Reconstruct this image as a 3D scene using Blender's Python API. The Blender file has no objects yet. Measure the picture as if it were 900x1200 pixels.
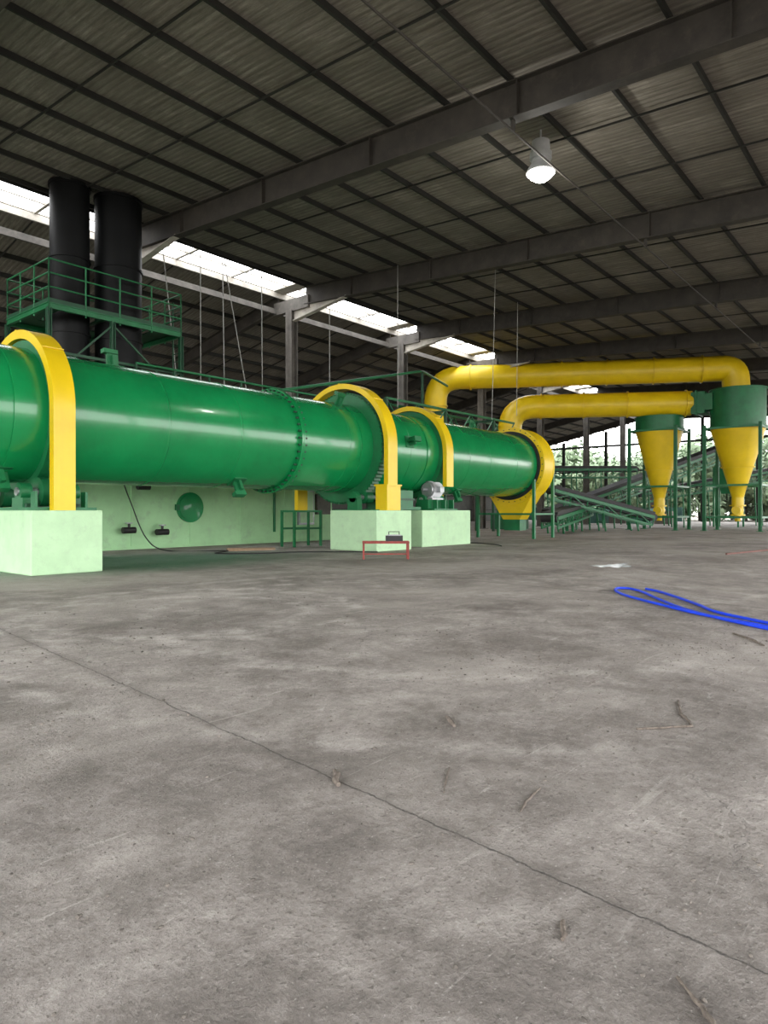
import bpy, bmesh, math, random
from mathutils import Vector, Matrix
random.seed(7)
sc = bpy.context.scene
sc.view_settings.view_transform = 'Standard'
sc.view_settings.exposure = 0.0
PI = math.pi

# ------------------------------------------------------------------ materials
def new_mat(name):
    m = bpy.data.materials.new(name); m.use_nodes = True
    nt = m.node_tree
    return m, nt, nt.nodes['Principled BSDF']
def N(nt, t, **kw):
    n = nt.nodes.new(t)
    for k, v in kw.items(): setattr(n, k, v)
    return n
def L(nt, a, b): nt.links.new(a, b)
def math_n(nt, op, a, b=None, c=None, clamp=False):
    n = N(nt, 'ShaderNodeMath', operation=op, use_clamp=clamp)
    for i, x in enumerate((a, b, c)):
        if x is None: continue
        if isinstance(x, (int, float)): n.inputs[i].default_value = x
        else: L(nt, x, n.inputs[i])
    return n.outputs[0]
def noise(nt, vec, scale, detail=4, rough=0.6, dist=0.0):
    n = N(nt, 'ShaderNodeTexNoise')
    n.inputs['Scale'].default_value = scale; n.inputs['Detail'].default_value = detail
    n.inputs['Roughness'].default_value = rough; n.inputs['Distortion'].default_value = dist
    if vec is not None: L(nt, vec, n.inputs['Vector'])
    return n.outputs['Fac']
def ramp(nt, fac, stops):
    r = N(nt, 'ShaderNodeValToRGB'); e = r.color_ramp.elements
    while len(e) < len(stops): e.new(0.5)
    for i, (p, c) in enumerate(stops):
        e[i].position = p; e[i].color = (c[0], c[1], c[2], 1) if not isinstance(c, (int, float)) else (c, c, c, 1)
    L(nt, fac, r.inputs[0]); return r.outputs[0]
def mixc(nt, fac, a, b, mode='MIX'):
    n = N(nt, 'ShaderNodeMix', data_type='RGBA', blend_type=mode)
    f = n.inputs[0]; A = n.inputs[6]; Bn = n.inputs[7]
    for s, x in ((f, fac), (A, a), (Bn, b)):
        if isinstance(x, (int, float)): s.default_value = x
        elif isinstance(x, tuple): s.default_value = (x[0], x[1], x[2], 1)
        else: L(nt, x, s)
    return n.outputs[2]
def paint(name, col, rough=0.4, metal=0.0, var=0.15, scale=3.0, bump=0.0, bscale=40, dirt=None, coat=0.0):
    m, nt, b = new_mat(name)
    tc = N(nt, 'ShaderNodeTexCoord').outputs['Object']
    f = noise(nt, tc, scale, 5, 0.65)
    lo = tuple(c*(1-var) for c in col); hi = tuple(min(1, c*(1+var)) for c in col)
    c = ramp(nt, f, [(0.3, lo), (0.7, hi)])
    if dirt:
        g = noise(nt, tc, scale*2.3, 8, 0.75)
        c = mixc(nt, ramp(nt, g, [(0.52, 0.0), (0.72, 0.6)]), c, dirt)
    L(nt, c, b.inputs['Base Color'])
    b.inputs['Roughness'].default_value = rough; b.inputs['Metallic'].default_value = metal
    b.inputs['Coat Weight'].default_value = coat
    if bump > 0:
        bn = N(nt, 'ShaderNodeBump'); bn.inputs['Strength'].default_value = bump; bn.inputs['Distance'].default_value = 0.02
        L(nt, noise(nt, tc, bscale, 3), bn.inputs['Height']); L(nt, bn.outputs[0], b.inputs['Normal'])
    return m
GREEN = paint('green_gloss_paint', (0.005, 0.205, 0.058), 0.24, var=0.16, scale=0.7, bump=0.2, bscale=2.5, coat=0.3)
GREEN2 = paint('green_frame_paint', (0.006, 0.13, 0.042), 0.45, var=0.2, scale=2)
DGREEN = paint('dark_green_frame_paint', (0.005, 0.055, 0.022), 0.5, var=0.2, scale=2)
YELLOW = paint('yellow_paint', (0.70, 0.49, 0.006), 0.38, var=0.10, scale=0.8, bump=0.15, bscale=3)
BLACK = paint('black_chimney_paint', (0.004, 0.0045, 0.005), 0.5, var=0.3, scale=1.5, bump=0.2, bscale=5)
BLACK.node_tree.nodes['Principled BSDF'].inputs['Specular IOR Level'].default_value = 0.2
RUBBER = paint('black_rubber', (0.010, 0.010, 0.010), 0.6)
STEEL = paint('galvanised_steel', (0.33, 0.34, 0.35), 0.4, 0.6)
LAMPM = paint('lamp_housing_grey', (0.42, 0.43, 0.43), 0.4, 0.2)
MINT = paint('mint_painted_concrete', (0.43, 0.63, 0.39), 0.75, var=0.08, scale=1.5, bump=0.3, bscale=18, dirt=(0.34, 0.45, 0.31))
MINT2 = paint('mint_furnace_render', (0.36, 0.61, 0.33), 0.75, var=0.10, scale=0.8, bump=0.2, bscale=12, dirt=(0.28, 0.38, 0.26))
RAFT = paint('dark_rafter_steel', (0.034, 0.029, 0.023), 0.75, var=0.4, scale=1.2, dirt=(0.07, 0.057, 0.045))
PURL = paint('purlin_steel', (0.014, 0.014, 0.011), 0.75, var=0.3, scale=1.5)
COLM = paint('column_steel', (0.11, 0.10, 0.088), 0.7, var=0.35, scale=1.5, dirt=(0.19, 0.17, 0.145))
SKYB = paint('pale_skylight_and_lit_haunch', (0.42, 0.39, 0.34), 0.7, var=0.25, scale=1.5, dirt=(0.22, 0.19, 0.16))
RED = paint('red_paint', (0.22, 0.028, 0.02), 0.6, var=0.3, scale=6, dirt=(0.12, 0.05, 0.035))
RUST = paint('rusty_bar', (0.12, 0.045, 0.032), 0.7, var=0.2, scale=6)
BLUE = paint('blue_hose_plastic', (0.01, 0.05, 0.66), 0.35)
WOOD = paint('weathered_wood', (0.30, 0.2, 0.12), 0.8, var=0.3, scale=8)
STICK = paint('dry_mud_bark', (0.14, 0.115, 0.095), 0.95, var=0.4, scale=30, bump=0.6, bscale=60)
STONE = paint('gravel_stone', (0.135, 0.118, 0.102), 0.95, var=0.6, scale=9)
ROPE = paint('pale_rope', (0.34, 0.34, 0.32), 0.8)
WALLM = paint('dark_cladding', (0.06, 0.06, 0.053), 0.8, var=0.4, scale=0.6)
TEAL = paint('teal_low_wall', (0.06, 0.15, 0.13), 0.8, var=0.4, scale=0.4)
TRUNK = paint('tree_bark', (0.07, 0.06, 0.05), 0.9)
LEAF = paint('leaf_green', (0.17, 0.235, 0.135), 0.6, var=0.35, scale=0.5)
GROUNDM = paint('outside_earth', (0.16, 0.14, 0.11), 0.95, var=0.25, scale=0.15)

def emission(name, col, s):
    m, nt, b = new_mat(name)
    b.inputs['Base Color'].default_value = (1, 1, 1, 1)
    b.inputs['Emission Color'].default_value = (*col, 1); b.inputs['Emission Strength'].default_value = s
    return m
GLOW = emission('lamp_lens_glow', (1.0, 0.98, 0.9), 14)

def roof_mat():
    m, nt, b = new_mat('corrugated_roof_sheet')
    tc = N(nt, 'ShaderNodeTexCoord').outputs['Object']
    sx = N(nt, 'ShaderNodeSeparateXYZ'); L(nt, tc, sx.inputs[0])
    w = math_n(nt, 'SINE', math_n(nt, 'MULTIPLY', sx.outputs[0], 2*PI/0.22))
    big = noise(nt, tc, 0.35, 5, 0.7)
    mp = N(nt, 'ShaderNodeMapping'); mp.inputs['Scale'].default_value = (3.6, 0.30, 1); L(nt, tc, mp.inputs[0])
    st = noise(nt, mp.outputs[0], 2.2, 6, 0.85)
    c1 = ramp(nt, st, [(0.32, (0.085, 0.074, 0.056)), (0.5, (0.21, 0.19, 0.155)), (0.68, (0.40, 0.37, 0.32))])
    cx = math_n(nt, 'FLOOR', math_n(nt, 'DIVIDE', sx.outputs[0], 0.96)); cy = math_n(nt, 'FLOOR', math_n(nt, 'DIVIDE', sx.outputs[1], 2.07))
    cb = N(nt, 'ShaderNodeCombineXYZ'); L(nt, cx, cb.inputs[0]); L(nt, cy, cb.inputs[1])
    wn = N(nt, 'ShaderNodeTexWhiteNoise', noise_dimensions='3D'); L(nt, cb.outputs[0], wn.inputs['Vector'])
    c1 = mixc(nt, math_n(nt, 'MULTIPLY', wn.outputs['Value'], 0.45), c1, (0.11, 0.097, 0.075))
    c2 = mixc(nt, ramp(nt, big, [(0.35, 0.0), (0.7, 0.65)]), c1, (0.14, 0.123, 0.098))
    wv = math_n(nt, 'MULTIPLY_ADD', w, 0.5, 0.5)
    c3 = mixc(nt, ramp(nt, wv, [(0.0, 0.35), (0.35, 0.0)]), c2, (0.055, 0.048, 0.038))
    L(nt, c3, b.inputs['Base Color']); b.inputs['Roughness'].default_value = 0.85
    bn = N(nt, 'ShaderNodeBump'); bn.inputs['Strength'].default_value = 0.4; bn.inputs['Distance'].default_value = 0.03
    L(nt, wv, bn.inputs['Height']); L(nt, bn.outputs[0], b.inputs['Normal'])
    return m
ROOF = roof_mat()

def floor_mat():
    m, nt, b = new_mat('worn_concrete_floor')
    tc = N(nt, 'ShaderNodeTexCoord').outputs['Object']
    sx = N(nt, 'ShaderNodeSeparateXYZ'); L(nt, tc, sx.inputs[0])
    X, Y = sx.outputs[0], sx.outputs[1]
    n1 = noise(nt, tc, 0.45, 6, 0.65, 0.6)
    n2 = noise(nt, tc, 2.2, 8, 0.7, 0.4)
    n3 = noise(nt, tc, 14, 8, 0.75)
    n4 = noise(nt, tc, 75, 4, 0.8)
    s = math_n(nt, 'MULTIPLY', n1, 0.34)
    s = math_n(nt, 'MULTIPLY_ADD', n2, 0.32, s)
    s = math_n(nt, 'MULTIPLY_ADD', n3, 0.26, s)
    s = math_n(nt, 'MULTIPLY_ADD', n4, 0.16, s)
    c = ramp(nt, s, [(0.43, (0.118, 0.101, 0.088)), (0.515, (0.215, 0.190, 0.170)), (0.58, (0.325, 0.293, 0.267)), (0.67, (0.50, 0.463, 0.428))])
    dust = noise(nt, tc, 0.22, 5, 0.65, 0.8)
    c = mixc(nt, ramp(nt, dust, [(0.46, 0.0), (0.62, 0.5)]), c, (0.45, 0.41, 0.372))
    patch = noise(nt, tc, 1.1, 7, 0.75, 0.3)
    c = mixc(nt, ramp(nt, patch, [(0.56, 0.0), (0.66, 0.3)]), c, (0.48, 0.445, 0.41))
    for ang, sc_, th in ((0.5, 1.0, 0.655), (1.9, 1.3, 0.665), (2.7, 0.8, 0.66)):
        mp = N(nt, 'ShaderNodeMapping'); mp.inputs['Rotation'].default_value = (0, 0, ang)
        mp.inputs['Scale'].default_value = (0.7*sc_, 10*sc_, 1); L(nt, tc, mp.inputs[0])
        f = noise(nt, mp.outputs[0], 1.2, 4, 0.65, 1.0)
        c = mixc(nt, ramp(nt, f, [(th, 0.0), (th+0.06, 0.4)]), c, (0.57, 0.53, 0.49))
    for cx, cy, r0, wd, am in ((5.6,8.6,1.9,0.22,0.6),(5.9,8.9,2.6,0.18,0.5),(8.5,6.0,4.3,0.22,0.4),(8.3,5.8,5.9,0.22,0.4),(14,9,6.5,0.25,0.3)):
        dx = math_n(nt, 'SUBTRACT', X, cx); dy = math_n(nt, 'SUBTRACT', Y, cy)
        rr = math_n(nt, 'SQRT', math_n(nt, 'ADD', math_n(nt, 'MULTIPLY', dx, dx), math_n(nt, 'MULTIPLY', dy, dy)))
        d = math_n(nt, 'ABSOLUTE', math_n(nt, 'SUBTRACT', rr, r0))
        f = math_n(nt, 'SUBTRACT', 1.0, math_n(nt, 'DIVIDE', d, wd), clamp=True)
        f = math_n(nt, 'MULTIPLY', math_n(nt, 'MULTIPLY', f, am), ramp(nt, n2, [(0.42, 0.0), (0.6, 1.0)]))
        c = mixc(nt, f, c, (0.57, 0.53, 0.49))
    st = noise(nt, tc, 0.9, 6, 0.75, 0.9)
    c = mixc(nt, ramp(nt, st, [(0.55, 0.0), (0.70, 0.42)]), c, (0.11, 0.093, 0.082))
    sp = noise(nt, tc, 6.5, 3, 0.6)
    c = mixc(nt, ramp(nt, sp, [(0.65, 0.0), (0.73, 0.45)]), c, (0.105, 0.088, 0.077))
    gr = noise(nt, tc, 38, 2, 0.5)
    c = mixc(nt, ramp(nt, gr, [(0.63, 0.0), (0.70, 0.65)]), c, (0.08, 0.068, 0.058))
    gr2 = noise(nt, tc, 52, 2, 0.5)
    c = mixc(nt, ramp(nt, gr2, [(0.66, 0.0), (0.72, 0.5)]), c, (0.56, 0.53, 0.49))
    wob = noise(nt, tc, 1.6, 6, 0.65)
    wob2 = noise(nt, tc, 2.3, 6, 0.65)
    vv = N(nt, 'ShaderNodeVectorMath', operation='ADD'); L(nt, tc, vv.inputs[0])
    cb = N(nt, 'ShaderNodeCombineXYZ'); L(nt, wob, cb.inputs[0]); L(nt, wob2, cb.inputs[1]); L(nt, cb.outputs[0], vv.inputs[1])
    vo = N(nt, 'ShaderNodeTexVoronoi', feature='DISTANCE_TO_EDGE'); vo.inputs['Scale'].default_value = 0.5
    L(nt, vv.outputs[0], vo.inputs['Vector'])
    crk = ramp(nt, vo.outputs['Distance'], [(0.0, 1.0), (0.004, 0.0)])
    crm = math_n(nt, 'MULTIPLY', crk, ramp(nt, n1, [(0.48, 0.0), (0.58, 0.55)]))
    jw = noise(nt, tc, 2.5, 6, 0.75)
    jx = math_n(nt, 'SUBTRACT', X, math_n(nt, 'MULTIPLY', Y, 0.11))
    jx = math_n(nt, 'ADD', jx, math_n(nt, 'MULTIPLY_ADD', jw, 0.10, -0.05))
    jd = math_n(nt, 'ABSOLUTE', math_n(nt, 'SUBTRACT', math_n(nt, 'MODULO', math_n(nt, 'ADD', jx, 99-2.42+4.5), 9.0), 4.5))
    jf = ramp(nt, jd, [(0.0, 1.0), (0.008, 0.0)])
    jn = math_n(nt, 'MULTIPLY', jf, ramp(nt, n3, [(0.38, 0.3), (0.58, 0.95)]))
    allc = math_n(nt, 'MAXIMUM', crm, jn)
    c = mixc(nt, ramp(nt, jd, [(0.0, 0.35), (0.10, 0.0)]), c, (0.11, 0.094, 0.082))
    c = mixc(nt, allc, c, (0.034, 0.029, 0.025))
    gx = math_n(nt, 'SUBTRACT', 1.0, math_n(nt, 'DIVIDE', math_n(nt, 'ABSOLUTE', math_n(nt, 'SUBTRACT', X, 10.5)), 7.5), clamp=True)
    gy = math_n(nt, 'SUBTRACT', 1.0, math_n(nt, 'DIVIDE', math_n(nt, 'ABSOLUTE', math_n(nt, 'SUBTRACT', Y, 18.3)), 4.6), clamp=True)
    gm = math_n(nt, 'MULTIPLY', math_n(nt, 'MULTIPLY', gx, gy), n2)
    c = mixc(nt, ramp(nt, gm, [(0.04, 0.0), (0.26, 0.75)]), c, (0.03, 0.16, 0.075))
    L(nt, c, b.inputs['Base Color'])
    L(nt, ramp(nt, n2, [(0.3, 0.55), (0.7, 0.9)]), b.inputs['Roughness'])
    h = math_n(nt, 'SUBTRACT', math_n(nt, 'MULTIPLY_ADD', n4, 0.4, math_n(nt, 'MULTIPLY', n3, 0.9)), math_n(nt, 'MULTIPLY', allc, 1.0))
    h = math_n(nt, 'MULTIPLY_ADD', gr, 0.6, h)
    bn = N(nt, 'ShaderNodeBump'); bn.inputs['Strength'].default_value = 0.85; bn.inputs['Distance'].default_value = 0.03
    L(nt, h, bn.inputs['Height']); L(nt, bn.outputs[0], b.inputs['Normal'])
    return m
FLOOR = floor_mat()

def puddle_mat():
    m, nt, b = new_mat('spilled_white_wash')
    b.inputs['Base Color'].default_value = (0.62, 0.64, 0.67, 1); b.inputs['Roughness'].default_value = 0.15
    return m
PUD = puddle_mat()

# ------------------------------------------------------------------ mesh builder
class B:
    def __init__(s): s.v = []; s.f = []; s.m = []; s.sm = []; s.mats = []
    def mi(s, mat):
        if mat not in s.mats: s.mats.append(mat)
        return s.mats.index(mat)
    def add(s, vs, fs, mat, smooth=False):
        o = len(s.v); s.v += [tuple(v) for v in vs]; k = s.mi(mat)
        for f in fs: s.f.append([o+i for i in f]); s.m.append(k); s.sm.append(smooth)
        return s
    def box(s, a, b, mat, M=None):
        x0, y0, z0 = a; x1, y1, z1 = b
        vs = [Vector(p) for p in ((x0,y0,z0),(x1,y0,z0),(x1,y1,z0),(x0,y1,z0),(x0,y0,z1),(x1,y0,z1),(x1,y1,z1),(x0,y1,z1))]
        if M: vs = [M @ v for v in vs]
        return s.add(vs, [(0,3,2,1),(4,5,6,7),(0,1,5,4),(1,2,6,5),(2,3,7,6),(3,0,4,7)], mat)
    def beam(s, p0, p1, w, h, mat):
        p0 = Vector(p0); p1 = Vector(p1); d = (p1-p0).normalized()
        up = Vector((0,0,1)) if abs(d.z) < 0.95 else Vector((1,0,0))
        r = d.cross(up).normalized(); u = r.cross(d).normalized()
        vs = []
        for p in (p0, p1):
            for a, b2 in ((-1,-1),(1,-1),(1,1),(-1,1)): vs.append(p + r*a*w/2 + u*b2*h/2)
        return s.add(vs, [(0,3,2,1),(4,5,6,7),(0,1,5,4),(1,2,6,5),(2,3,7,6),(3,0,4,7)], mat)
    def ibeam(s, p0, p1, w, h, t, mat):
        p0 = Vector(p0); p1 = Vector(p1); up = Vector((0,0,1))
        s.beam(p0, p1, t, h, mat)
        s.beam(p0+up*(h/2-t/2), p1+up*(h/2-t/2), w, t, mat)
        s.beam(p0-up*(h/2-t/2), p1-up*(h/2-t/2), w, t, mat)
        return s
    def hcol(s, x, y, z0, z1, w, mat, t=0.04):
        s.box((x-w/2, y-w/2, z0), (x-w/2+t, y+w/2, z1), mat)
        s.box((x+w/2-t, y-w/2, z0), (x+w/2, y+w/2, z1), mat)
        s.box((x-w/2, y-t/2, z0), (x+w/2, y+t/2, z1), mat); return s
    def tube(s, pts, r, mat, n=20, caps=True):
        pts = [Vector(p) for p in pts]; k = len(pts)
        T = []
        for i in range(k):
            if i == 0: t = pts[1]-pts[0]
            elif i == k-1: t = pts[-1]-pts[-2]
            else: t = (pts[i+1]-pts[i]).normalized() + (pts[i]-pts[i-1]).normalized()
            T.append(t.normalized())
        ref = Vector((0,0,1)) if abs(T[0].z) < 0.9 else Vector((1,0,0))
        u = T[0].cross(ref).normalized(); vs = []
        for i in range(k):
            u = (u - T[i]*u.dot(T[i])).normalized(); w = T[i].cross(u)
            rr = r[i] if isinstance(r, (list, tuple)) else r
            for j in range(n):
                a = 2*PI*j/n; vs.append(pts[i] + (u*math.cos(a)+w*math.sin(a))*rr)
        fs = [(i*n+j, i*n+(j+1)%n, (i+1)*n+(j+1)%n, (i+1)*n+j) for i in range(k-1) for j in range(n)]
        s.add(vs, fs, mat, True)
        if caps:
            s.add(vs[:n], [tuple(range(n))[::-1]], mat); s.add(vs[-n:], [tuple(range(n))], mat)
        return s
    def lathe(s, prof, org, axis, mat, n=64):
        org = Vector(org); ax = Vector(axis).normalized()
        ref = Vector((0,0,1)) if abs(ax.z) < 0.9 else Vector((1,0,0))
        u = ax.cross(ref).normalized(); w = ax.cross(u)
        for (a0, r0), (a1, r1) in zip(prof[:-1], prof[1:]):
            vs = []
            for a, r in ((a0, r0), (a1, r1)):
                for j in range(n):
                    t = 2*PI*j/n; vs.append(org + ax*a + (u*math.cos(t)+w*math.sin(t))*max(r, 1e-4))
            s.add(vs, [(j, (j+1)%n, n+(j+1)%n, n+j) for j in range(n)], mat, abs(a1-a0) > 1e-5)
        return s
    def build(s, name, parent=None):
        me = bpy.data.meshes.new(name); me.from_pydata(s.v, [], s.f)
        for m in s.mats: me.materials.append(m)
        me.polygons.foreach_set('material_index', s.m); me.polygons.foreach_set('use_smooth', s.sm)
        me.update()
        o = bpy.data.objects.new(name, me); bpy.context.collection.objects.link(o)
        if parent: o.parent = parent
        return o
def empty(name):
    o = bpy.data.objects.new(name, None); bpy.context.collection.objects.link(o); return o
def fillet(pts, R, n=8):
    pts = [Vector(p) for p in pts]; out = [pts[0]]
    for i in range(1, len(pts)-1):
        a = (pts[i-1]-pts[i]); b = (pts[i+1]-pts[i]); d = min(R, a.length*0.49, b.length*0.49)
        p0 = pts[i]+a.normalized()*d; p2 = pts[i]+b.normalized()*d
        for k in range(n+1):
            t = k/n
            out.append(p0*(1-t)**2 + pts[i]*2*t*(1-t) + p2*t**2)
    out.append(pts[-1]); return out

# ------------------------------------------------------------------ building shell
X0, X1 = -14.0, 94.0
YR, YM, YS, YB = -14.0, 28.0, 30.3, 50.0
def raft_bot(Y): return 13.25 - 0.062*(29-Y)
def roofz(Y):
    return raft_bot(Y)+1.22 if Y <= 29 else 14.35-0.2*(Y-YS)
RX = [16.2+10.4*i for i in range(-2, 8)]

b = B(); b.box((X0-1, YR-1, -0.2), (X1+1, YB+0.5, 0), FLOOR); b.build('floor')
b = B(); b.box((-90, -100, -0.6), (260, 160, -0.22), GROUNDM); b.build('outside_ground')

b = B()
za, zb = roofz(YR), roofz(YM)
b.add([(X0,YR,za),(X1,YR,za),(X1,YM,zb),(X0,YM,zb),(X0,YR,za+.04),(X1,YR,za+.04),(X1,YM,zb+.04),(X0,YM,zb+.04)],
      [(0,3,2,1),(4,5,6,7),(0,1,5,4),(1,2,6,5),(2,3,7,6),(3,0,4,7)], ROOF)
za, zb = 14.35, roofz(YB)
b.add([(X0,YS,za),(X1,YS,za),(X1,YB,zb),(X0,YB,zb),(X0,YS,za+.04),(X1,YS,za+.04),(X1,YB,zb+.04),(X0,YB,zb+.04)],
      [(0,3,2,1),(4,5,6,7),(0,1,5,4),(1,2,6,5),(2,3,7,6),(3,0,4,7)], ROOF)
b.build('ceiling')

b = B()
for x in RX:
    y0, y1 = YR, YM
    b.ibeam((x,y0,raft_bot(y0)+.5),(x,y1,raft_bot(y1)+.5), 0.36, 1.0, 0.035, RAFT)
    k = y0+2
    while k < y1:
        b.box((x-.17,k,raft_bot(k)+.03),(x+.17,k+.02,raft_bot(k)+.95), RAFT); k += 5.2
    b.ibeam((x,YS,roofz(YS)-.62),(x,YB,roofz(YB)-.62), 0.32, 0.8, 0.035, RAFT)
    b.beam((x,YM-3.2,raft_bot(YM-3.2)+.05),(x,YM+1.0,raft_bot(YM)-0.75), 0.3, 0.05, SKYB)  # pale haunch on dark rafter: light from the skylight put into the colour
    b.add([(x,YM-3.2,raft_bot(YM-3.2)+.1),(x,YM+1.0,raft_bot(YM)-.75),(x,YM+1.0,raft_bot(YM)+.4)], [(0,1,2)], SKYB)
    b.box((x-.15,YM-.3,13.0),(x+.15,YS+.3,13.7), COLM)
b.build('roof_rafters')
b = B()
for x in RX:
    b.hcol(x, 29.2, 0, 13.1, 0.5, COLM); b.box((x-.4,28.8,0),(x+.4,29.6,0.05), COLM)
    b.hcol(x, YB-.4, 0, roofz(YB)-.9, 0.4, COLM); b.hcol(x, YR+.3, 0, raft_bot(YR), 0.4, COLM)
b.build('steel_columns')
b = B()
y = YR+0.3
while y < YM-.1:
    z = roofz(y)-.10
    b.beam((X0,y,z),(X1,y,z), 0.08, 0.18, PURL); y += 2.07
b.beam((X0,YM-.08,roofz(YM)-.13),(X1,YM-.08,roofz(YM)-.13), 0.1, 0.22, PURL)
y = YS+.1
while y < YB:
    z = roofz(y)-.12; b.beam((X0,y,z),(X1,y,z), 0.09, 0.22, PURL); y += 1.8
for i, x in enumerate(RX[:-1]):
    for k in (1, 2):
        xx = x+10.4*k/3
        b.beam((xx,YR,roofz(YR)-.2),(xx,YM,roofz(YM)-.2), 0.05, 0.05, PURL)
        b.beam((xx,YS,roofz(YS)-.22),(xx,YB,roofz(YB)-.22), 0.05, 0.05, PURL)
b.build('roof_purlins')
b = B()
x = RX[0]-10.4/3*2; i = 1
while x < X1:
    w = 0.9 if i % 3 == 0 else 0.14
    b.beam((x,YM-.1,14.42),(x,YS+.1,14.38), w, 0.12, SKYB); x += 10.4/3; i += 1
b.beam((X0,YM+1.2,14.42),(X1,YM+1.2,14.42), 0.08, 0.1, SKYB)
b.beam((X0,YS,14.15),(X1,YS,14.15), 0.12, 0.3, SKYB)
b.beam((X0,YS+.1,13.2),(X1,YS+.1,13.2), 0.15, 0.3, COLM)
b.build('window_1')
b = B(); b.box((X0,YB,0),(X1,YB+.15,roofz(YB)), WALLM)
for k in range(5): b.box((X0,YB-.1,1.5+1.8*k),(X1,YB,1.62+1.8*k), PURL)
b.build('wall_back')
b = B(); b.box((X1,27,0),(X1+.2,YB,1.9), TEAL); b.build('wall_end')
b = B()
y = YR
while y <= YB:
    b.hcol(X1-.3, y, 0, roofz(y)-.3, 0.35, PURL); y += 6.4
b.beam((X1-.3,YR,10.6),(X1-.3,YB,10.6),0.2,0.3,PURL)
b.beam((X1-.3,30,7.0),(X1-.3,YB,7.0),0.15,0.2,PURL)
b.build('gable_end_frame')
b = B(); b.tube([(X0,9.0,11.72),(X1,9.0,11.72)], 0.03, RAFT, 8)
for x in RX: b.box((x-.04,8.95,11.72),(x+.04,9.05,raft_bot(9)+.02), RAFT)
b.build('cable_conduit')

# ------------------------------------------------------------------ rotary dryer
YC, ZC, R = 18.3, 3.92, 1.69
dry = empty('rotary_drum_dryer')
ax = (1,0,0)
b = B()
b.lathe([(1.5,0),(1.5,R),(32.7,R)], (0,YC,ZC), ax, GREEN, 128)
for xs in (4.6, 10.6, 13.1, 18.0, 21.6, 26.0, 27.8, 30.4):
    b.lathe([(xs-.035,R),(xs-.015,R+.014),(xs+.015,R+.014),(xs+.035,R)], (0,YC,ZC), ax, GREEN, 128)
for xs, w in ((7.5,1.0),(19.4,.8),(23.7,1.0)):
    b.lathe([(xs-w,R),(xs-w,R+.035),(xs+w,R+.035),(xs+w,R)], (0,YC,ZC), ax, GREEN, 128)
b.build('shell', dry)
b = B()
for xs in (15.52, 15.60):
    b.lathe([(xs-.035,R),(xs-.035,R+.14),(xs+.035,R+.14),(xs+.035,R)], (0,YC,ZC), ax, GREEN, 96)
for k in range(48):
    a = 2*PI*k/48; yy = YC+(R+.075)*math.cos(a); zz = ZC+(R+.075)*math.sin(a)
    b.tube([(15.38,yy,zz),(15.74,yy,zz)], 0.038, DGREEN, 6)
b.build('bolted_flange', dry)
def tyre(name, xs, r, w, teeth=0):
    b = B(); b.lathe([(xs-w,R+.03),(xs-w,r),(xs+w,r),(xs+w,R+.03)], (0,YC,ZC), ax, GREEN2, 96)
    for k in range(teeth):
        a = 2*PI*k/teeth; d = Vector((0,math.cos(a),math.sin(a)))
        b.beam(Vector((xs-w,YC,ZC))+d*(r+.02), Vector((xs+w,YC,ZC))+d*(r+.02), 0.06, 0.09, GREEN2)
    return b.build(name, dry)
tyre('riding_ring_1', 7.5, 1.92, .22); tyre('riding_ring_2', 23.7, 1.92, .22); tyre('girth_gear', 19.4, 2.12, .18, 90)

def guard(name, xs, w, Ro, th, znear, zfar, foot=False):
    b = B(); out = []; inn = []
    for r, l in ((Ro, out), (Ro-th, inn)):
        l.append((YC-r, znear))
        for k in range(41):
            a = PI - PI*k/40; l.append((YC+r*math.cos(a), ZC+r*math.sin(a)))
        l.append((YC+r, zfar))
    n = len(out)
    x0, x1 = xs-w/2, xs+w/2
    vs = [(x0,y,z) for y,z in out]+[(x1,y,z) for y,z in out]; b.add(vs, [(i,i+1,n+i+1,n+i) for i in range(n-1)], YELLOW, True)
    vs = [(x0,y,z) for y,z in inn]+[(x1,y,z) for y,z in inn]; b.add(vs, [(i,i+1,n+i+1,n+i) for i in range(n-1)], YELLOW, True)
    for xx in (x0, x1):
        vs = [(xx,y,z) for y,z in out]+[(xx,y,z) for y,z in inn]; b.add(vs, [(i,i+1,n+i+1,n+i) for i in range(n-1)], YELLOW)
    b.add([(x0,*out[0]),(x1,*out[0]),(x1,*inn[0]),(x0,*inn[0])], [(0,1,2,3)], YELLOW)
    b.add([(x0,*out[-1]),(x1,*out[-1]),(x1,*inn[-1]),(x0,*inn[-1])], [(0,1,2,3)], YELLOW)
    for k in (10, 20, 31):
        y, z = out[k+1]; d = Vector((0, y-YC, z-ZC)).normalized()
        p = Vector((xs, YC, ZC))+d*(Ro+.012)
        b.beam(p-Vector((w/2,0,0)), p+Vector((w/2,0,0)), 0.05, 0.025, YELLOW)
    if foot:
        b.box((xs-w/2-.12, YC-Ro-.05, 1.5), (xs+w/2+.12, YC-Ro+.5, 2.45), YELLOW)
        b.box((xs-w/2-.16, YC-Ro-.09, 2.4), (xs+w/2+.16, YC-Ro+.54, 2.46), YELLOW)
        for sx in (-.75, .75):
            for yy in (YC+Ro-.5, YC+Ro+.25): b.beam((xs+sx,yy,0),(xs+sx,yy,1.5), .09, .09, GREEN2)
            b.beam((xs+sx,YC+Ro-.5,1.46),(xs+sx,YC+Ro+.25,1.46), .1, .08, GREEN2)
        for yy in (YC+Ro-.5, YC+Ro+.25):
            for z in (1.46, .75): b.beam((xs-.75,yy,z),(xs+.75,yy,z), .08, .08, GREEN2)
    return b.build(name, dry)
guard('ring_guard_1', 7.45, .52, 2.17, .22, 1.5, 1.5)
guard('ring_guard_2', 19.4, .55, 2.52, .2, 1.5, 1.5, True)
guard('ring_guard_3', 23.7, .5, 2.15, .2, 2.5, 2.5)

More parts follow.
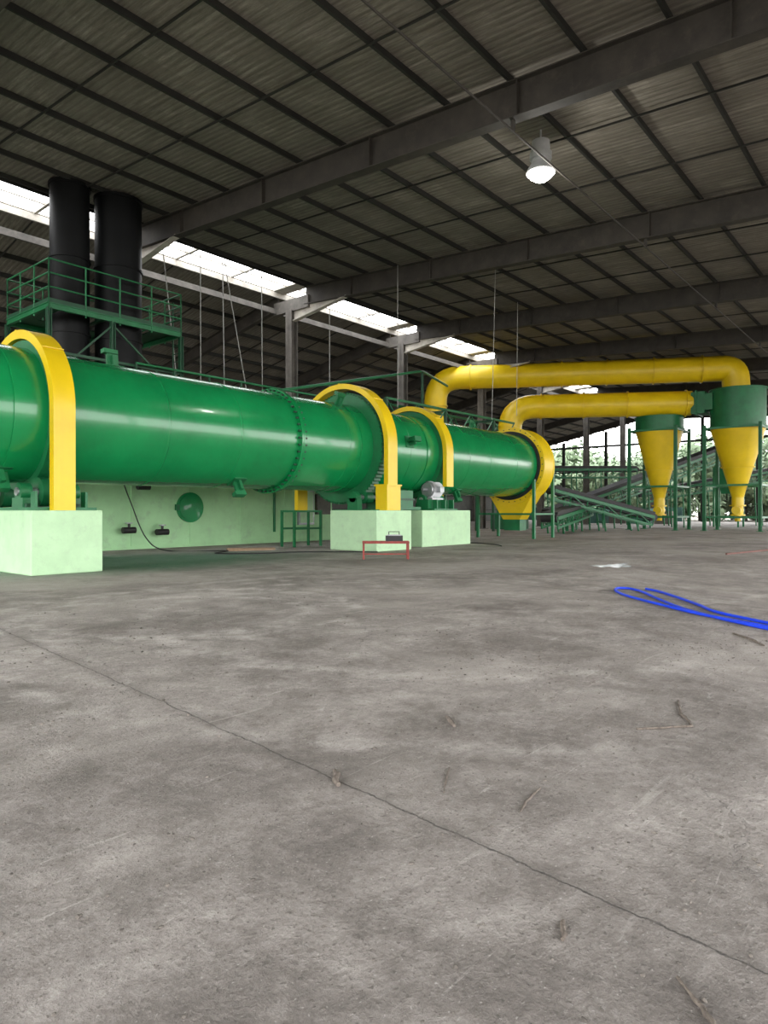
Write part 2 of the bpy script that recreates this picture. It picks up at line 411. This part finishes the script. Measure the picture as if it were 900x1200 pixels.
def lug(xs, ang, hgt=.42):
    b = B(); d = Vector((0,math.cos(ang),math.sin(ang))); base = Vector((xs,YC,ZC))+d*(R-.02)
    t = Vector((0,-math.sin(ang),math.cos(ang)))
    M = Matrix.Translation(base) @ Matrix(((1,0,0,0),(0,t.y,d.y,0),(0,t.z,d.z,0),(0,0,0,1)))
    b.box((-.24,-.24,0),(.24,.24,.05), GREEN2, M)
    b.box((-.17,-.04,0),(.17,.04,hgt), GREEN2, M)
    b.box((-.05,-.16,0),(.05,.16,hgt*.85), GREEN2, M)
    b.box((-.28,-.1,hgt),(.14,.1,hgt+.12), GREEN2, M)
    b.build('shell_bracket', dry)
for xs, a in ((9.9, PI/2-.1), (13.6, -PI/2-.48), (6.5, -PI/2-.5), (26.3, -PI/2-.42), (18.2, PI/2+.5), (29.4, PI/2-.2), (12.5, .5), (21.5, PI-.2)):
    lug(xs, a)
def station(name, xs):
    b = B()
    b.box((xs-.85,YC-1.95,1.5),(xs+.85,YC+1.95,1.57), GREEN2)
    for sgn in (-1, 1):
        y = YC+sgn*1.155; z = 1.95
        b.lathe([(-.26,0),(-.26,.36),(.26,.36),(.26,0)], (xs,y,z), ax, GREEN2, 40)
        b.tube([(xs-.75,y,z),(xs+.75,y,z)], .1, STEEL, 16)
        for sx in (-.58,.58):
            b.box((xs+sx-.14,y-.3,1.57),(xs+sx+.14,y+.3,1.8), GREEN2)
            b.tube([(xs+sx-.13,y,z),(xs+sx+.13,y,z)], .22, GREEN2, 24)
            b.box((xs+sx-.1,y-.42,1.57),(xs+sx+.1,y+.42,1.66), DGREEN)
        yo = YC+sgn*1.8
        for sx in (-.6,0,.6):
            b.box((xs+sx-.03,yo-.12,1.57),(xs+sx+.03,yo+.12,1.95), GREEN2)
    return b.build(name, dry)
station('roller_station_1', 7.5); station('roller_station_2', 23.7)
b = B()
b.box((20.9,16.65,1.52),(22.3,18.1,1.64), GREEN2)
b.box((21.05,16.75,1.64),(21.9,17.7,2.3), GREEN2); b.box((21.0,16.7,1.9),(21.95,17.75,1.98), DGREEN)
b.tube([(19.0,17.1,2.0),(21.05,17.1,2.0)], .09, STEEL, 12)
b.lathe([(-.2,0),(-.2,.25),(.2,.25),(.2,0)], (19.4,17.1,2.0), ax, GREEN2, 20)
for sx in (18.75, 20.05):
    b.box((sx-.13,16.85,1.5),(sx+.13,17.35,1.95), GREEN2); b.tube([(sx-.13,17.1,2.0),(sx+.13,17.1,2.0)], .2, GREEN2, 20)
b.box((18.5,16.1,1.5),(20.4,18.0,1.53), GREEN2)
b.build('drive_reducer', dry)
mo = B(); mx, my, mz = 23.55, 16.95, 2.38
mo.box((mx-.75,my-.3,1.57),(mx+.75,my+.3,1.95), GREEN2)
mo.box((mx-.45,my-.3,1.95),(mx+.35,my+.3,2.03), STEEL)
mo.lathe([(-.45,0),(-.45,.28),(-.4,.31),(.4,.31),(.44,.27),(.44,0)], (mx,my,mz), ax, STEEL, 40)
for k in range(30):
    a = 2*PI*k/30; d = Vector((0,math.cos(a),math.sin(a)))
    mo.beam(Vector((mx-.36,my,mz))+d*.33, Vector((mx+.3,my,mz))+d*.33, .02, .07, STEEL)
mo.tube([(mx-.75,my,mz),(mx-.44,my,mz)], .06, STEEL, 12)
mo.box((mx-.15,my-.5,mz-.12),(mx+.15,my-.3,mz+.12), STEEL)
mo.build('electric_motor', dry)
b = B(); hx = 32.55
b.lathe([(hx-.1,R+.02),(hx-.1,1.86),(hx+.02,1.86),(hx+.02,R)], (0,YC,ZC), ax, RUBBER, 96)
b.lathe([(hx,1.78),(hx,2.08),(hx+.12,2.08),(hx+.12,2.0),(hx+1.15,2.0),(hx+1.25,2.06),(hx+1.35,2.0),(hx+1.9,1.3),(hx+1.9,0)], (0,YC,ZC), ax, YELLOW, 96)
for k in range(36):
    a = 2*PI*k/36; d = Vector((0,math.cos(a),math.sin(a)))
    p = Vector((hx-.04,YC,ZC))+d*1.97; b.tube([p, p+Vector((.05,0,0))], .03, DGREEN, 6)
def frust(b, c0, s0, c1, s1, mat):
    vs = [(c0[0]+sx*s0[0]/2, c0[1]+sy*s0[1]/2, c0[2]) for sx, sy in ((-1,-1),(1,-1),(1,1),(-1,1))]
    vs += [(c1[0]+sx*s1[0]/2, c1[1]+sy*s1[1]/2, c1[2]) for sx, sy in ((-1,-1),(1,-1),(1,1),(-1,1))]
    b.add(vs, [(0,3,2,1),(4,5,6,7),(0,1,5,4),(1,2,6,5),(2,3,7,6),(3,0,4,7)], mat)
frust(b, (hx+.65,YC,1.0), (.9,1.0), (hx+.65,YC,2.9), (1.2,3.3), YELLOW)
frust(b, (hx+.65,YC,.4), (.75,.95), (hx+.65,YC,1.0), (.75,.95), GREEN2)
for sx, sy in ((-.45,-1.7),(1.75,-1.7),(-.45,1.7),(1.75,1.7)):
    b.beam((hx+sx,YC+sy,0),(hx+sx,YC+sy,ZC-.8 if sx<0 else ZC), .14, .14, GREEN2)
for sy in (-1.7,1.7):
    b.beam((hx-.45,YC+sy,1.3),(hx+1.75,YC+sy,1.3), .1, .1, GREEN2)
b.beam((hx-.45,YC-1.7,1.3),(hx-.45,YC+1.7,1.3), .1, .1, GREEN2)
b.build('discharge_hood', dry)

def plinth(x0, y0, x1, y1, h=1.5):
    b = B(); b.box((x0,y0,0),(x1,y1,h), MINT)
    o = b.build('concrete_plinth')
    bv = o.modifiers.new('bevel', 'BEVEL'); bv.width = 0.03; bv.segments = 2
    return o
plinth(6.6,15.95,8.3,20.7); plinth(18.45,15.75,20.5,18.1); plinth(22.0,16.35,25.6,20.6)

# ------------------------------------------------------------------ furnace with chimneys + platform
fu = empty('hot_air_furnace')
b = B(); b.box((3,24,0),(24.6,28.6,3.4), MINT2)
b.box((2.95,23.95,0),(24.65,28.6,.12), MINT2)
b.box((20.7,23.93,.5),(20.8,24,3.2), GREEN2)
for i in range(8): b.box((3.2+2.6*i,23.97,0),(3.28+2.6*i,24,3.4), MINT2)
b.build('body', fu)
b = B()
for xx, zz, r in ((16.2,1.62,.62),(10.7,1.9,.8)):
    b.lathe([(0,0),(0,r),(.1,r),(.1,r-.08),(.13,r-.08),(.13,0)], (xx,24,zz), (0,-1,0), GREEN, 48)
    b.box((xx-r-.08,23.88,zz-.12),(xx-r+.1,23.98,zz+.12), GREEN2)
b.build('inspection_door', fu)
b = B()
for xx, zz in ((13.3,.75),(14.7,.65),(13.9,2.4),(15.8,2.6)):
    b.tube([(xx,24,zz),(xx,23.6,zz)], .09, COLM, 14); b.tube([(xx-.25,23.6,zz),(xx+.25,23.6,zz)], .12, RUBBER, 14)
    b.tube([(xx,23.6,zz),(xx,23.6,zz+.25)], .05, RUBBER, 10); b.lathe([(0,0),(0,.14),(.04,.14),(.04,0)], (xx,23.6,zz+.25), (0,0,1), STEEL, 16)
b.box((22.2,23.85,.8),(23.2,24,2.5), STEEL); b.box((22.28,23.82,.9),(23.12,23.86,2.4), MINT); b.box((23.4,23.8,1.3),(24.3,24,2.3), COLM)
b.build('valves_and_hatches', fu)

def chimney(x, y, r, z1):
    b = B(); b.lathe([(3.4,0),(3.4,r),(z1-.12,r),(z1-.12,r+.05),(z1,r+.05),(z1,r-.05),(z1-.6,r-.05)], (x,y,0), (0,0,1), BLACK, 48)
    z = 5.4
    while z < z1-1:
        b.lathe([(z,r),(z,r+.05),(z+.08,r+.05),(z+.08,r)], (x,y,0), (0,0,1), BLACK, 48); z += 2.9
    b.lathe([(3.4,r+.2),(3.5,r+.2),(3.5,r)], (x,y,0), (0,0,1), BLACK, 48)
    return b.build('exhaust_chimney')
chimney(12.35,26.3,.72,14.15); chimney(14.2,26.0,.9,14.1)

b = B(); px0, px1, py0, py1, dz = 10.8, 16.2, 24.6, 28.2, 8.95
for seg in ((px0,py0,px1,25.0),(px0,27.2,px1,py1),(px0,25.0,11.5,27.2),(15.3,25.0,px1,27.2),(13.09,25.0,13.28,27.2)):
    b.box((seg[0],seg[1],dz-.04),(seg[2],seg[3],dz), DGREEN)
for (a, c) in (((px0,py0),(px1,py0)),((px0,py1),(px1,py1)),((px0,py0),(px0,py1)),((px1,py0),(px1,py1))):
    b.ibeam((a[0],a[1],dz-.12),(c[0],c[1],dz-.12), .12, .22, .03, GREEN2)
    for h in (.55, 1.05, 1.55):
        b.tube([(a[0],a[1],dz+h),(c[0],c[1],dz+h)], .03, GREEN2, 8)
    b.box((min(a[0],c[0])-.01,min(a[1],c[1])-.01,dz),(max(a[0],c[0])+.01,max(a[1],c[1])+.01,dz+.15), DGREEN)
    n = max(2, int(math.dist(a, c)/1.1))
    for i in range(n+1):
        x = a[0]+(c[0]-a[0])*i/n; y = a[1]+(c[1]-a[1])*i/n
        b.tube([(x,y,dz-.3),(x,y,dz+1.57)], .03, GREEN2, 8)
for x, y in ((px0,py0),(px1,py0),(px0,py1),(px1,py1),(13.2,py0),(13.2,py1)):
    b.hcol(x, y, 3.4, dz-.2, .16, DGREEN, .03)
for y in (py0, py1):
    b.beam((px0,y,6.2),(13.2,y,8.6), .06, .06, DGREEN); b.beam((px1,y,6.2),(13.2,y,8.6), .06, .06, DGREEN)
b.beam((px0,py0,7.2),(px1,py0,7.2), .08, .1, DGREEN); b.beam((px0,py0,7.2),(px0,py1,7.2), .08, .1, DGREEN)
for dy in (25.2, 25.8): b.tube([(16.6,dy,3.4),(16.6,dy,10.5)], .035, DGREEN, 8)
z = 3.7
while z < 10.3: b.tube([(16.6,25.2,z),(16.6,25.8,z)], .02, DGREEN, 6); z += .35
b.build('chimney_service_platform')
b = B()
for h in (7.25, 6.5): b.tube([(14.0,24.3,h),(24.2,24.3,h)], .05, GREEN2, 8)
x = 14.0
while x <= 24.3: b.beam((x,24.3,3.4),(x,24.3,7.25), .07, .07, DGREEN); x += 1.7
b.build('furnace_guard_rail')
b = B(); b.tube(fillet([(21.4,24.8,3.42),(21.4,24.8,7.2),(33.9,25.2,10.2),(40,27.5,10.4)], .6), .08, GREEN2, 12)
b.beam((33.9,25.2,0),(33.9,25.2,10.2), .12, .12, DGREEN)
b.build('fuel_feed_pipe')
b = B()
for x in (30, 36, 42):
    b.beam((x,26.3,0),(x,26.3,8.0), .16, .16, DGREEN); b.beam((x,24.9,0),(x,24.9,8.0), .16, .16, DGREEN)
    b.beam((x,24.9,7.9),(x,26.3,7.9), .14, .14, DGREEN)
for y in (24.9, 26.3):
    for z in (8.0, 6.4): b.beam((30,y,z),(45,y,z), .12, .14, GREEN2)
    for i in range(10): b.beam((30+1.5*i,y,6.4 if i%2 else 8.0),(31.5+1.5*i,y,8.0 if i%2 else 6.4), .06, .06, GREEN2)
b.build('pipe_bridge')

# ------------------------------------------------------------------ ducts
def flange(b, p, d, r, mat, w=.05):
    d = Vector(d).normalized(); b.lathe([(-w,r-.02),(-w,r+.09),(w,r+.09),(w,r-.02)], p, d, mat, 40)
def duct(pts, r, RR, fl):
    b = B(); path = fillet(pts, RR, 7); b.tube(path, r, YELLOW, 40)
    P = [Vector(p) for p in pts]
    for seg, t in fl:
        d = P[seg+1]-P[seg]; flange(b, P[seg]+d*t, d, r, YELLOW)
    return b
b = duct([(45.4,32.4,0.9),(45.4,32.4,12.35),(54.6,12.0,11.95),(54.6,11.9,10.35)], .93, 2.0,
     [(0,.55),(0,.8),(1,.13),(1,.3),(1,.45),(1,.6),(1,.75),(1,.9)])
b.box((44.0,31.2,0),(46.8,33.6,.9), GREEN2)
b.build('exhaust_duct')
b = duct([(47.9,26.9,1.2),(47.9,26.9,9.75),(54.1,14.9,9.6)], .93, 1.9, [(0,.55),(0,.75),(1,.18),(1,.42),(1,.66),(1,.97)])
b.box((46.8,25.8,0),(49.0,28.0,1.2), GREEN2)
b.tube([(53.6,17.2,9.4),(53.6,17.2,8.72)], 1.0, GREEN2, 32)
b.build('dryer_gas_duct')

# ------------------------------------------------------------------ cyclones
def cyclone(x, y, ztop, zcyl, r):
    b = B(); o = (x,y,0); az = (0,0,1)
    b.lathe([(ztop,0),(ztop,r),(zcyl,r)], o, az, GREEN2, 56)
    b.lathe([(ztop-.08,r),(ztop-.08,r+.08),(ztop,r+.08),(ztop,r)], o, az, GREEN2, 56)
    b.lathe([(zcyl-.1,r),(zcyl-.1,r+.1),(zcyl+.05,r+.1),(zcyl+.05,r)], o, az, GREEN2, 56)
    b.lathe([(zcyl-.1,r),(2.45,.40),(1.9,.40)], o, az, YELLOW, 56)
    k = (r-.40)/(zcyl-2.55)
    b.lathe([(4.6,.40+k*2.15),(4.6,.49+k*2.15),(4.7,.49+k*2.25),(4.7,.40+k*2.25)], o, az, YELLOW, 56)
    b.lathe([(1.9,.40),(1.9,.55),(1.8,.55),(1.8,.38),(1.2,.38),(1.2,.5),(1.1,.5),(1.1,.2),(.7,.2),(.7,0)], o, az, YELLOW, 32)
    b.tube([(x-.55,y,1.5),(x+.55,y,1.5)], .3, YELLOW, 20)
    b.tube([(x+.55,y,1.5),(x+1.0,y,1.5)], .18, DGREEN, 16)
    s = r*.98
    C = [(-s,-s),(s,-s),(s,s),(-s,s)]
    for k in range(4):
        cx, cy = C[k]; dx, dy = C[(k+1)%4]
        b.hcol(x+cx, y+cy, 0, zcyl+.1, .22, GREEN2, .04)
        b.box((x+cx-.22,y+cy-.22,0),(x+cx+.22,y+cy+.22,.04), GREEN2)
        for z in (zcyl-.15, 3.3, 1.0): b.beam((x+cx,y+cy,z),(x+dx,y+dy,z), .12, .14, GREEN2)
    return b.build('cyclone_separator')
cyclone(54.0,17.2,8.72,7.75,1.75); cyclone(54.6,11.8,10.35,7.6,1.85)
b = B()
b.box((53.3,13.75,8.7),(55.0,14.7,10.3), GREEN2); b.box((53.2,14.3,8.6),(55.1,14.4,10.4), GREEN2)
b.box((53.3,13.2,8.9),(54.3,13.75,10.1), GREEN2)
b.build('cyclone_inlet_transition')

# ------------------------------------------------------------------ conveyors
def conveyor(p0, p1, w=1.0, dep=.8, legs=4):
    b = B(); p0 = Vector(p0); p1 = Vector(p1); d = (p1-p0); Ln = d.length; d.normalize()
    side = d.cross(Vector((0,0,1))).normalized(); up = side.cross(d).normalized()
    for s in (-1, 1):
        o = side*s*w/2
        b.beam(p0+o, p1+o, .12, .22, GREEN2); b.beam(p0+o-up*dep, p1+o-up*dep, .1, .14, GREEN2)
        n = max(3, int(Ln/1.3))
        for i in range(n+1):
            q = p0+d*Ln*i/n+o; b.beam(q, q-up*dep, .07, .07, GREEN2)
            if i < n:
                q2 = p0+d*Ln*(i+1)/n+o
                if i % 2: b.beam(q, q2-up*dep, .06, .06, GREEN2)
                else: b.beam(q-up*dep, q2, .06, .06, GREEN2)
    b.beam(p0+up*.26, p1+up*.26, w*1.05, .24, RUBBER); b.beam(p0-up*.18, p1-up*.18, w*.85, .06, RUBBER)
    n = int(Ln/1.0)
    for i in range(n+1):
        q = p0+d*Ln*i/n+up*.08; b.tube([q-side*w*.45, q+side*w*.45], .06, STEEL, 8)
    for q in (p0, p1): b.tube([q-side*w*.5, q+side*w*.5], .26, RUBBER, 18)
    for i in range(legs):
        q = p0+d*Ln*(i+.5)/legs-up*dep
        for s in (-1, 1):
            a = q+side*s*w/2
            if a.z > .2: b.beam(a, (a.x+d.x*.2, a.y+d.y*.2, 0), .1, .1, GREEN2)
        if q.z > 1.2: b.beam(q-side*w/2-Vector((0,0,q.z*.5)), q+side*w/2-Vector((0,0,q.z*.5)), .07, .07, GREEN2)
    return b.build('belt_conveyor')
conveyor((50.0,24.6,1.2),(66.2,15.6,7.0), 1.4, .9, 5)
conveyor((44.5,21.6,2.9),(50.2,16.6,1.0), 1.0, .6, 3)
conveyor((62.5,32.0,5.6),(70.5,25.0,5.7), 1.2, .8, 4)
conveyor((38.8,19.0,1.0),(50.0,21.4,1.75), 1.0, .6, 4)
conveyor((66.5,23.0,3.0),(77.5,9.0,6.2), 1.2, .8, 4)
b = B(); frust(b, (66.9,15.2,3.0),(1,1),(66.9,15.2,5.4),(2.0,2.0), GREEN2)
for sx in (-1,1):
    for sy in (-1,1): b.beam((66.9+sx*1.0,15.2+sy*1.0,0),(66.9+sx*1.0,15.2+sy*1.0,5.4), .14,.14, GREEN2)
b.build('feed_hopper')
b = B()
for i in range(5): b.box((76+i*.1,33-i*2.5,0),(78,34.9-i*2.5,1.4+.3*(i%2)), TEAL if i%2 else COLM)
b.build('stored_crates')

# ------------------------------------------------------------------ high bay lamp
def bay(x, y):
    zt = roofz(y)-.2; z0 = 11.75
    b = B(); b.tube([(x,y,z0+1.0),(x,y,zt)], .03, LAMPM, 8)
    b.lathe([(1.02,0),(1.02,.1),(.95,.27),(.62,.28),(.6,.33),(.42,.33),(.4,.26),(.3,.28),(.05,.44),(0,.44)], (x,y,z0), (0,0,1), LAMPM, 36)
    b.lathe([(0,.44),(-.02,.42),(.04,.4),(.3,.2)], (x,y,z0), (0,0,1), LAMPM, 36)
    b.lathe([(-.26,0),(-.22,.18),(-.12,.32),(.02,.4)], (x,y,z0), (0,0,1), GLOW, 36)
    o = b.build('high_bay_lamp')
    ld = bpy.data.lights.new('bulb', 'POINT'); ld.energy = 250; ld.shadow_soft_size = .3; ld.color = (1,.97,.9)
    lo = bpy.data.objects.new('bulb', ld); bpy.context.collection.objects.link(lo); lo.location = (x,y,z0-.65); lo.parent = o
bay(18.8,9.5)

# ------------------------------------------------------------------ hanging ropes
def rope(p0, p1, r=.022):
    b = B(); p0 = Vector(p0); p1 = Vector(p1)
    b.tube([p0.lerp(p1, i/8) for i in range(9)], r, ROPE, 6); b.build('hanging_rope')
for x0, y0, x1, y1, z1 in ((17.3,27.8,17.9,27.5,7.5),(19.4,27.8,19.2,27.5,6.2),(20.7,27.8,20.6,27.5,6.0),(20.8,27.8,22.0,27.0,5.5),(23.2,27.8,23.0,27.5,5.8),(28.3,27.8,28.1,27.6,6.0)):
    rope((x0,y0,14.0), (x1,y1,z1))
rope((26.2,21.0,13.7),(26.2,21.0,6.6), .016); rope((29.2,17.2,13.5),(29.2,17.4,6.0), .016); rope((35.1,19.2,13.6),(35.0,19.2,7.0), .018)

# ------------------------------------------------------------------ small floor objects
b = B(); M = Matrix.Translation((16.0,13.3,0)) @ Matrix.Rotation(-math.radians(48), 4, 'Z')
for sx in (-.68,.68):
    for sy in (-.2,.2): b.box((sx-.03,sy-.03,0),(sx+.03,sy+.03,.52), RED, M)
    b.box((sx-.03,-.2,.12),(sx+.03,.2,.17), RED, M)
for sy in (-.2,.2): b.box((-.72,sy-.03,.48),(.72,sy+.03,.55), RED, M)
b.box((-.66,-.025,.13),(.66,.025,.17), RED, M)
for sx in (-.5,-.2,.1,.4): b.box((sx-.05,-.2,.5),(sx+.05,.2,.545), RED, M)
b.build('red_welding_bench')
b = B()
b.box((.0,-.16,.55),(.52,.16,.72), RUBBER, M); b.box((.05,-.13,.72),(.47,.13,.75), STEEL, M)
b.tube([M@Vector((.1,0,.75)),M@Vector((.1,0,.84)),M@Vector((.42,0,.84)),M@Vector((.42,0,.75))], .015, RUBBER, 8)
b.build('battery_box')
def curve_tube(pts, r, mat, n=8, sub=8):
    P = [Vector(p) for p in pts]; out = []
    for i in range(len(P)-1):
        p0 = P[max(0,i-1)]; p1 = P[i]; p2 = P[i+1]; p3 = P[min(len(P)-1,i+2)]
        for k in range(sub):
            t = k/sub
            out.append(0.5*((2*p1)+(p2-p0)*t+(2*p0-5*p1+4*p2-p3)*t*t+(3*p1-p0-3*p2+p3)*t**3))
    out.append(P[-1]); b = B(); b.tube(out, r, mat, n); return b
h = curve_tube([(9.0,.9,.022),(9.7,1.95,.022),(10.5,2.9,.022),(11.5,3.65,.022),(12.4,4.25,.022),(12.75,4.6,.022),(12.65,4.8,.022),(12.2,4.65,.022),(11.6,4.2,.022),(10.9,3.45,.022),(10.3,2.75,.022),(9.9,2.1,.022),(9.3,1.1,.022)], .022, BLUE)
h2 = curve_tube([(9.3,.7,.022),(9.95,1.7,.022),(10.6,2.55,.022),(11.2,2.95,.022),(11.9,3.45,.022),(12.6,4.0,.022),(12.9,4.35,.022)], .022, BLUE)
h.add(h2.v, h2.f, BLUE, True)
h.build('blue_hose')
b = curve_tube([(13.2,23.8,2.5),(13.2,23.3,1.8),(13.4,22.6,.5),(13.8,21.8,.03),(15.2,20.2,.03),(14.0,19.2,.03),(15.0,18.0,.03),(16.5,17.5,.03),(18.2,15.5,.03)], .022, RUBBER)
b.build('power_cable')
b = curve_tube([(25.9,17.0,.02),(26.2,16.4,.02),(25.5,15.0,.02),(24.6,14.2,.02)], .02, RUBBER); b.build('power_cable')
b = B()
for i, (dx, dy, a) in enumerate(((0,0,.1),(.3,.35,-.05),(-.2,-.3,.2))):
    M2 = Matrix.Translation((16.4+dx,20.3+dy,0)) @ Matrix.Rotation(a-.6, 4, 'Z'); b.box((-.9,-.09,.0),(.9,.09,.05), WOOD, M2)
b.build('wooden_planks')
b = B(); b.beam((24.8,5.7,.03),(29,5.0,.03),.06,.06,RUST); b.build('steel_bar')
b = B(); vs = []
for k in range(60):
    a = 2*PI*k/60; rr = 1+.3*math.sin(3*a+1)+.25*math.sin(7*a)+.15*math.sin(13*a)
    vs.append((18.0+1.0*rr*math.cos(a)*.7, 6.9+.34*rr*math.sin(a), .004))
b.add(vs, [tuple(range(60))], PUD); b.build('spilled_wash_water')

# gravel debris and twigs
b = B(); ico = [(0,0,1),(.89,0,.45),(.28,.85,.45),(-.72,.53,.45),(-.72,-.53,.45),(.28,-.85,.45),(.72,.53,-.45),(-.28,.85,-.45),(-.89,0,-.45),(-.28,-.85,-.45),(.72,-.53,-.45),(0,0,-1)]
icf = [(0,1,2),(0,2,3),(0,3,4),(0,4,5),(0,5,1),(1,6,2),(2,7,3),(3,8,4),(4,9,5),(5,10,1),(6,7,2),(7,8,3),(8,9,4),(9,10,5),(10,6,1),(11,7,6),(11,8,7),(11,9,8),(11,10,9),(11,6,10)]
def pebble(x, y, s):
    a = random.random()*6.28; sxx = s*random.uniform(.7,1.5); syy = s*random.uniform(.6,1.1); sz = s*random.uniform(.35,.7)
    vs = []
    for v in ico:
        j = random.uniform(.75,1.2); px = v[0]*sxx*j; py = v[1]*syy*j
        vs.append((x+px*math.cos(a)-py*math.sin(a), y+px*math.sin(a)+py*math.cos(a), max(0.0, sz*.6+v[2]*sz*j)))
    b.add(vs, icf, STONE)
cl = [(random.uniform(.5,9), random.uniform(-1,9)) for _ in range(34)]
for i in range(6000):
    if i % 3 == 0:
        c0 = cl[random.randrange(len(cl))]; x = c0[0]+random.gauss(0,.35); y = c0[1]+random.gauss(0,.35)
    else:
        rr = 0.8+11*random.random()**1.2; a = random.uniform(-PI*.3, PI*.72); x, y = rr*math.cos(a), rr*math.sin(a)
    rr = math.hypot(x, y)
    s = .0028+.0085*random.random()**4
    pebble(x, y, s*(1+rr*.04))
b.build('gravel_debris')
def twig(pts, r):
    b = B(); out = []; rs = []; P = [Vector((p[0],p[1],r*.5)) for p in pts]; m = 6
    for i in range(len(P)-1):
        for k in range(m):
            q = P[i].lerp(P[i+1], k/m); q.x += random.uniform(-1,1)*r*.5; q.y += random.uniform(-1,1)*r*.5; out.append(q)
    out.append(P[-1])
    for i in range(len(out)):
        t = i/(len(out)-1); rs.append(r*(.35+.65*math.sin(PI*min(max(t,.12),.88)))*random.uniform(.7,1.2))
    b.tube(out, rs, STICK, 7); b.build('dry_twig')
for pts, r in (([(2.64,2.54),(2.78,2.69)], .020), ([(3.89,2.62),(4.03,2.78)], .018),
               ([(4.63,1.63),(4.95,1.35),(5.2,1.5),(5.55,1.62)], .013),
               ([(2.95,2.05),(3.25,2.22)], .007), ([(3.0,1.62),(3.12,1.66),(3.32,1.68)], .008),
               ([(2.2,1.02),(2.30,1.07)], .012), ([(2.26,.66),(2.12,.52),(2.02,.48)], .010),
               ([(9.0,2.0),(8.7,1.75),(8.4,1.55)], .016)):
    twig(pts, r)

# ------------------------------------------------------------------ trees outside
def tree_mesh(seed):
    random.seed(seed); b = B(); b.tube([(0,0,0),(.2,.1,3),(.1,.3,6)], [.35,.25,.15], TRUNK, 8)
    blobs = [(random.uniform(-3.2,3.2), random.uniform(-3.2,3.2), random.uniform(1.2,9.5), random.uniform(1.6,2.8)) for _ in range(16)]
    for bx, by, bz, br in blobs:
        b.tube([(0,.1,max(.5,bz-3)),(bx,by,bz)], .07, TRUNK, 5)
        for k in range(210):
            d = Vector((random.gauss(0,1),random.gauss(0,1),random.gauss(0,1))).normalized()
            c = Vector((bx,by,bz))+d*br*random.uniform(.6,1.05)
            u = d.cross(Vector((random.random(),random.random(),random.random()))).normalized(); w = (d+u*.4).cross(u).normalized(); s = random.uniform(.22,.5)
            b.add([c-u*s, c-w*s*.5, c+u*s, c+w*s*.5], [(0,1,2,3)], LEAF)
    return b
o1 = tree_mesh(1).build('broadleaf_tree'); o2 = tree_mesh(2).build('broadleaf_tree')
random.seed(5); o1.location = (112,18,-.22); o2.location = (116,24,-.22)
for i in range(40):
    src = (o1, o2)[i % 2]; o = bpy.data.objects.new('broadleaf_tree', src.data); bpy.context.collection.objects.link(o)
    o.location = (random.uniform(108,130), 6+1.75*i, -.22); o.rotation_euler = (0,0,random.random()*6.28); s = random.uniform(.8,1.4); o.scale = (s,s,s)

# ------------------------------------------------------------------ world, camera
w = bpy.data.worlds.new('overcast_sky'); sc.world = w; w.use_nodes = True
nt = w.node_tree; bg = nt.nodes['Background']
tc = N(nt, 'ShaderNodeTexCoord'); sx = N(nt, 'ShaderNodeSeparateXYZ'); L(nt, tc.outputs['Generated'], sx.inputs[0])
L(nt, ramp(nt, sx.outputs[2], [(0.0, (1.0,0.985,0.96)), (0.6, (0.95,0.97,1.0))]), bg.inputs['Color'])
bg.inputs['Strength'].default_value = 7.0

cam = bpy.data.cameras.new('camera'); co = bpy.data.objects.new('camera', cam); bpy.context.collection.objects.link(co)
cam.sensor_fit = 'VERTICAL'; cam.sensor_height = 36; cam.lens = 790/1200*36; cam.clip_end = 500; cam.clip_start = .05
co.location = (0,0,1.5)
co.rotation_euler = (math.radians(90-.145), 0, -math.radians(90-math.degrees(math.atan(660/790))))
sc.camera = co
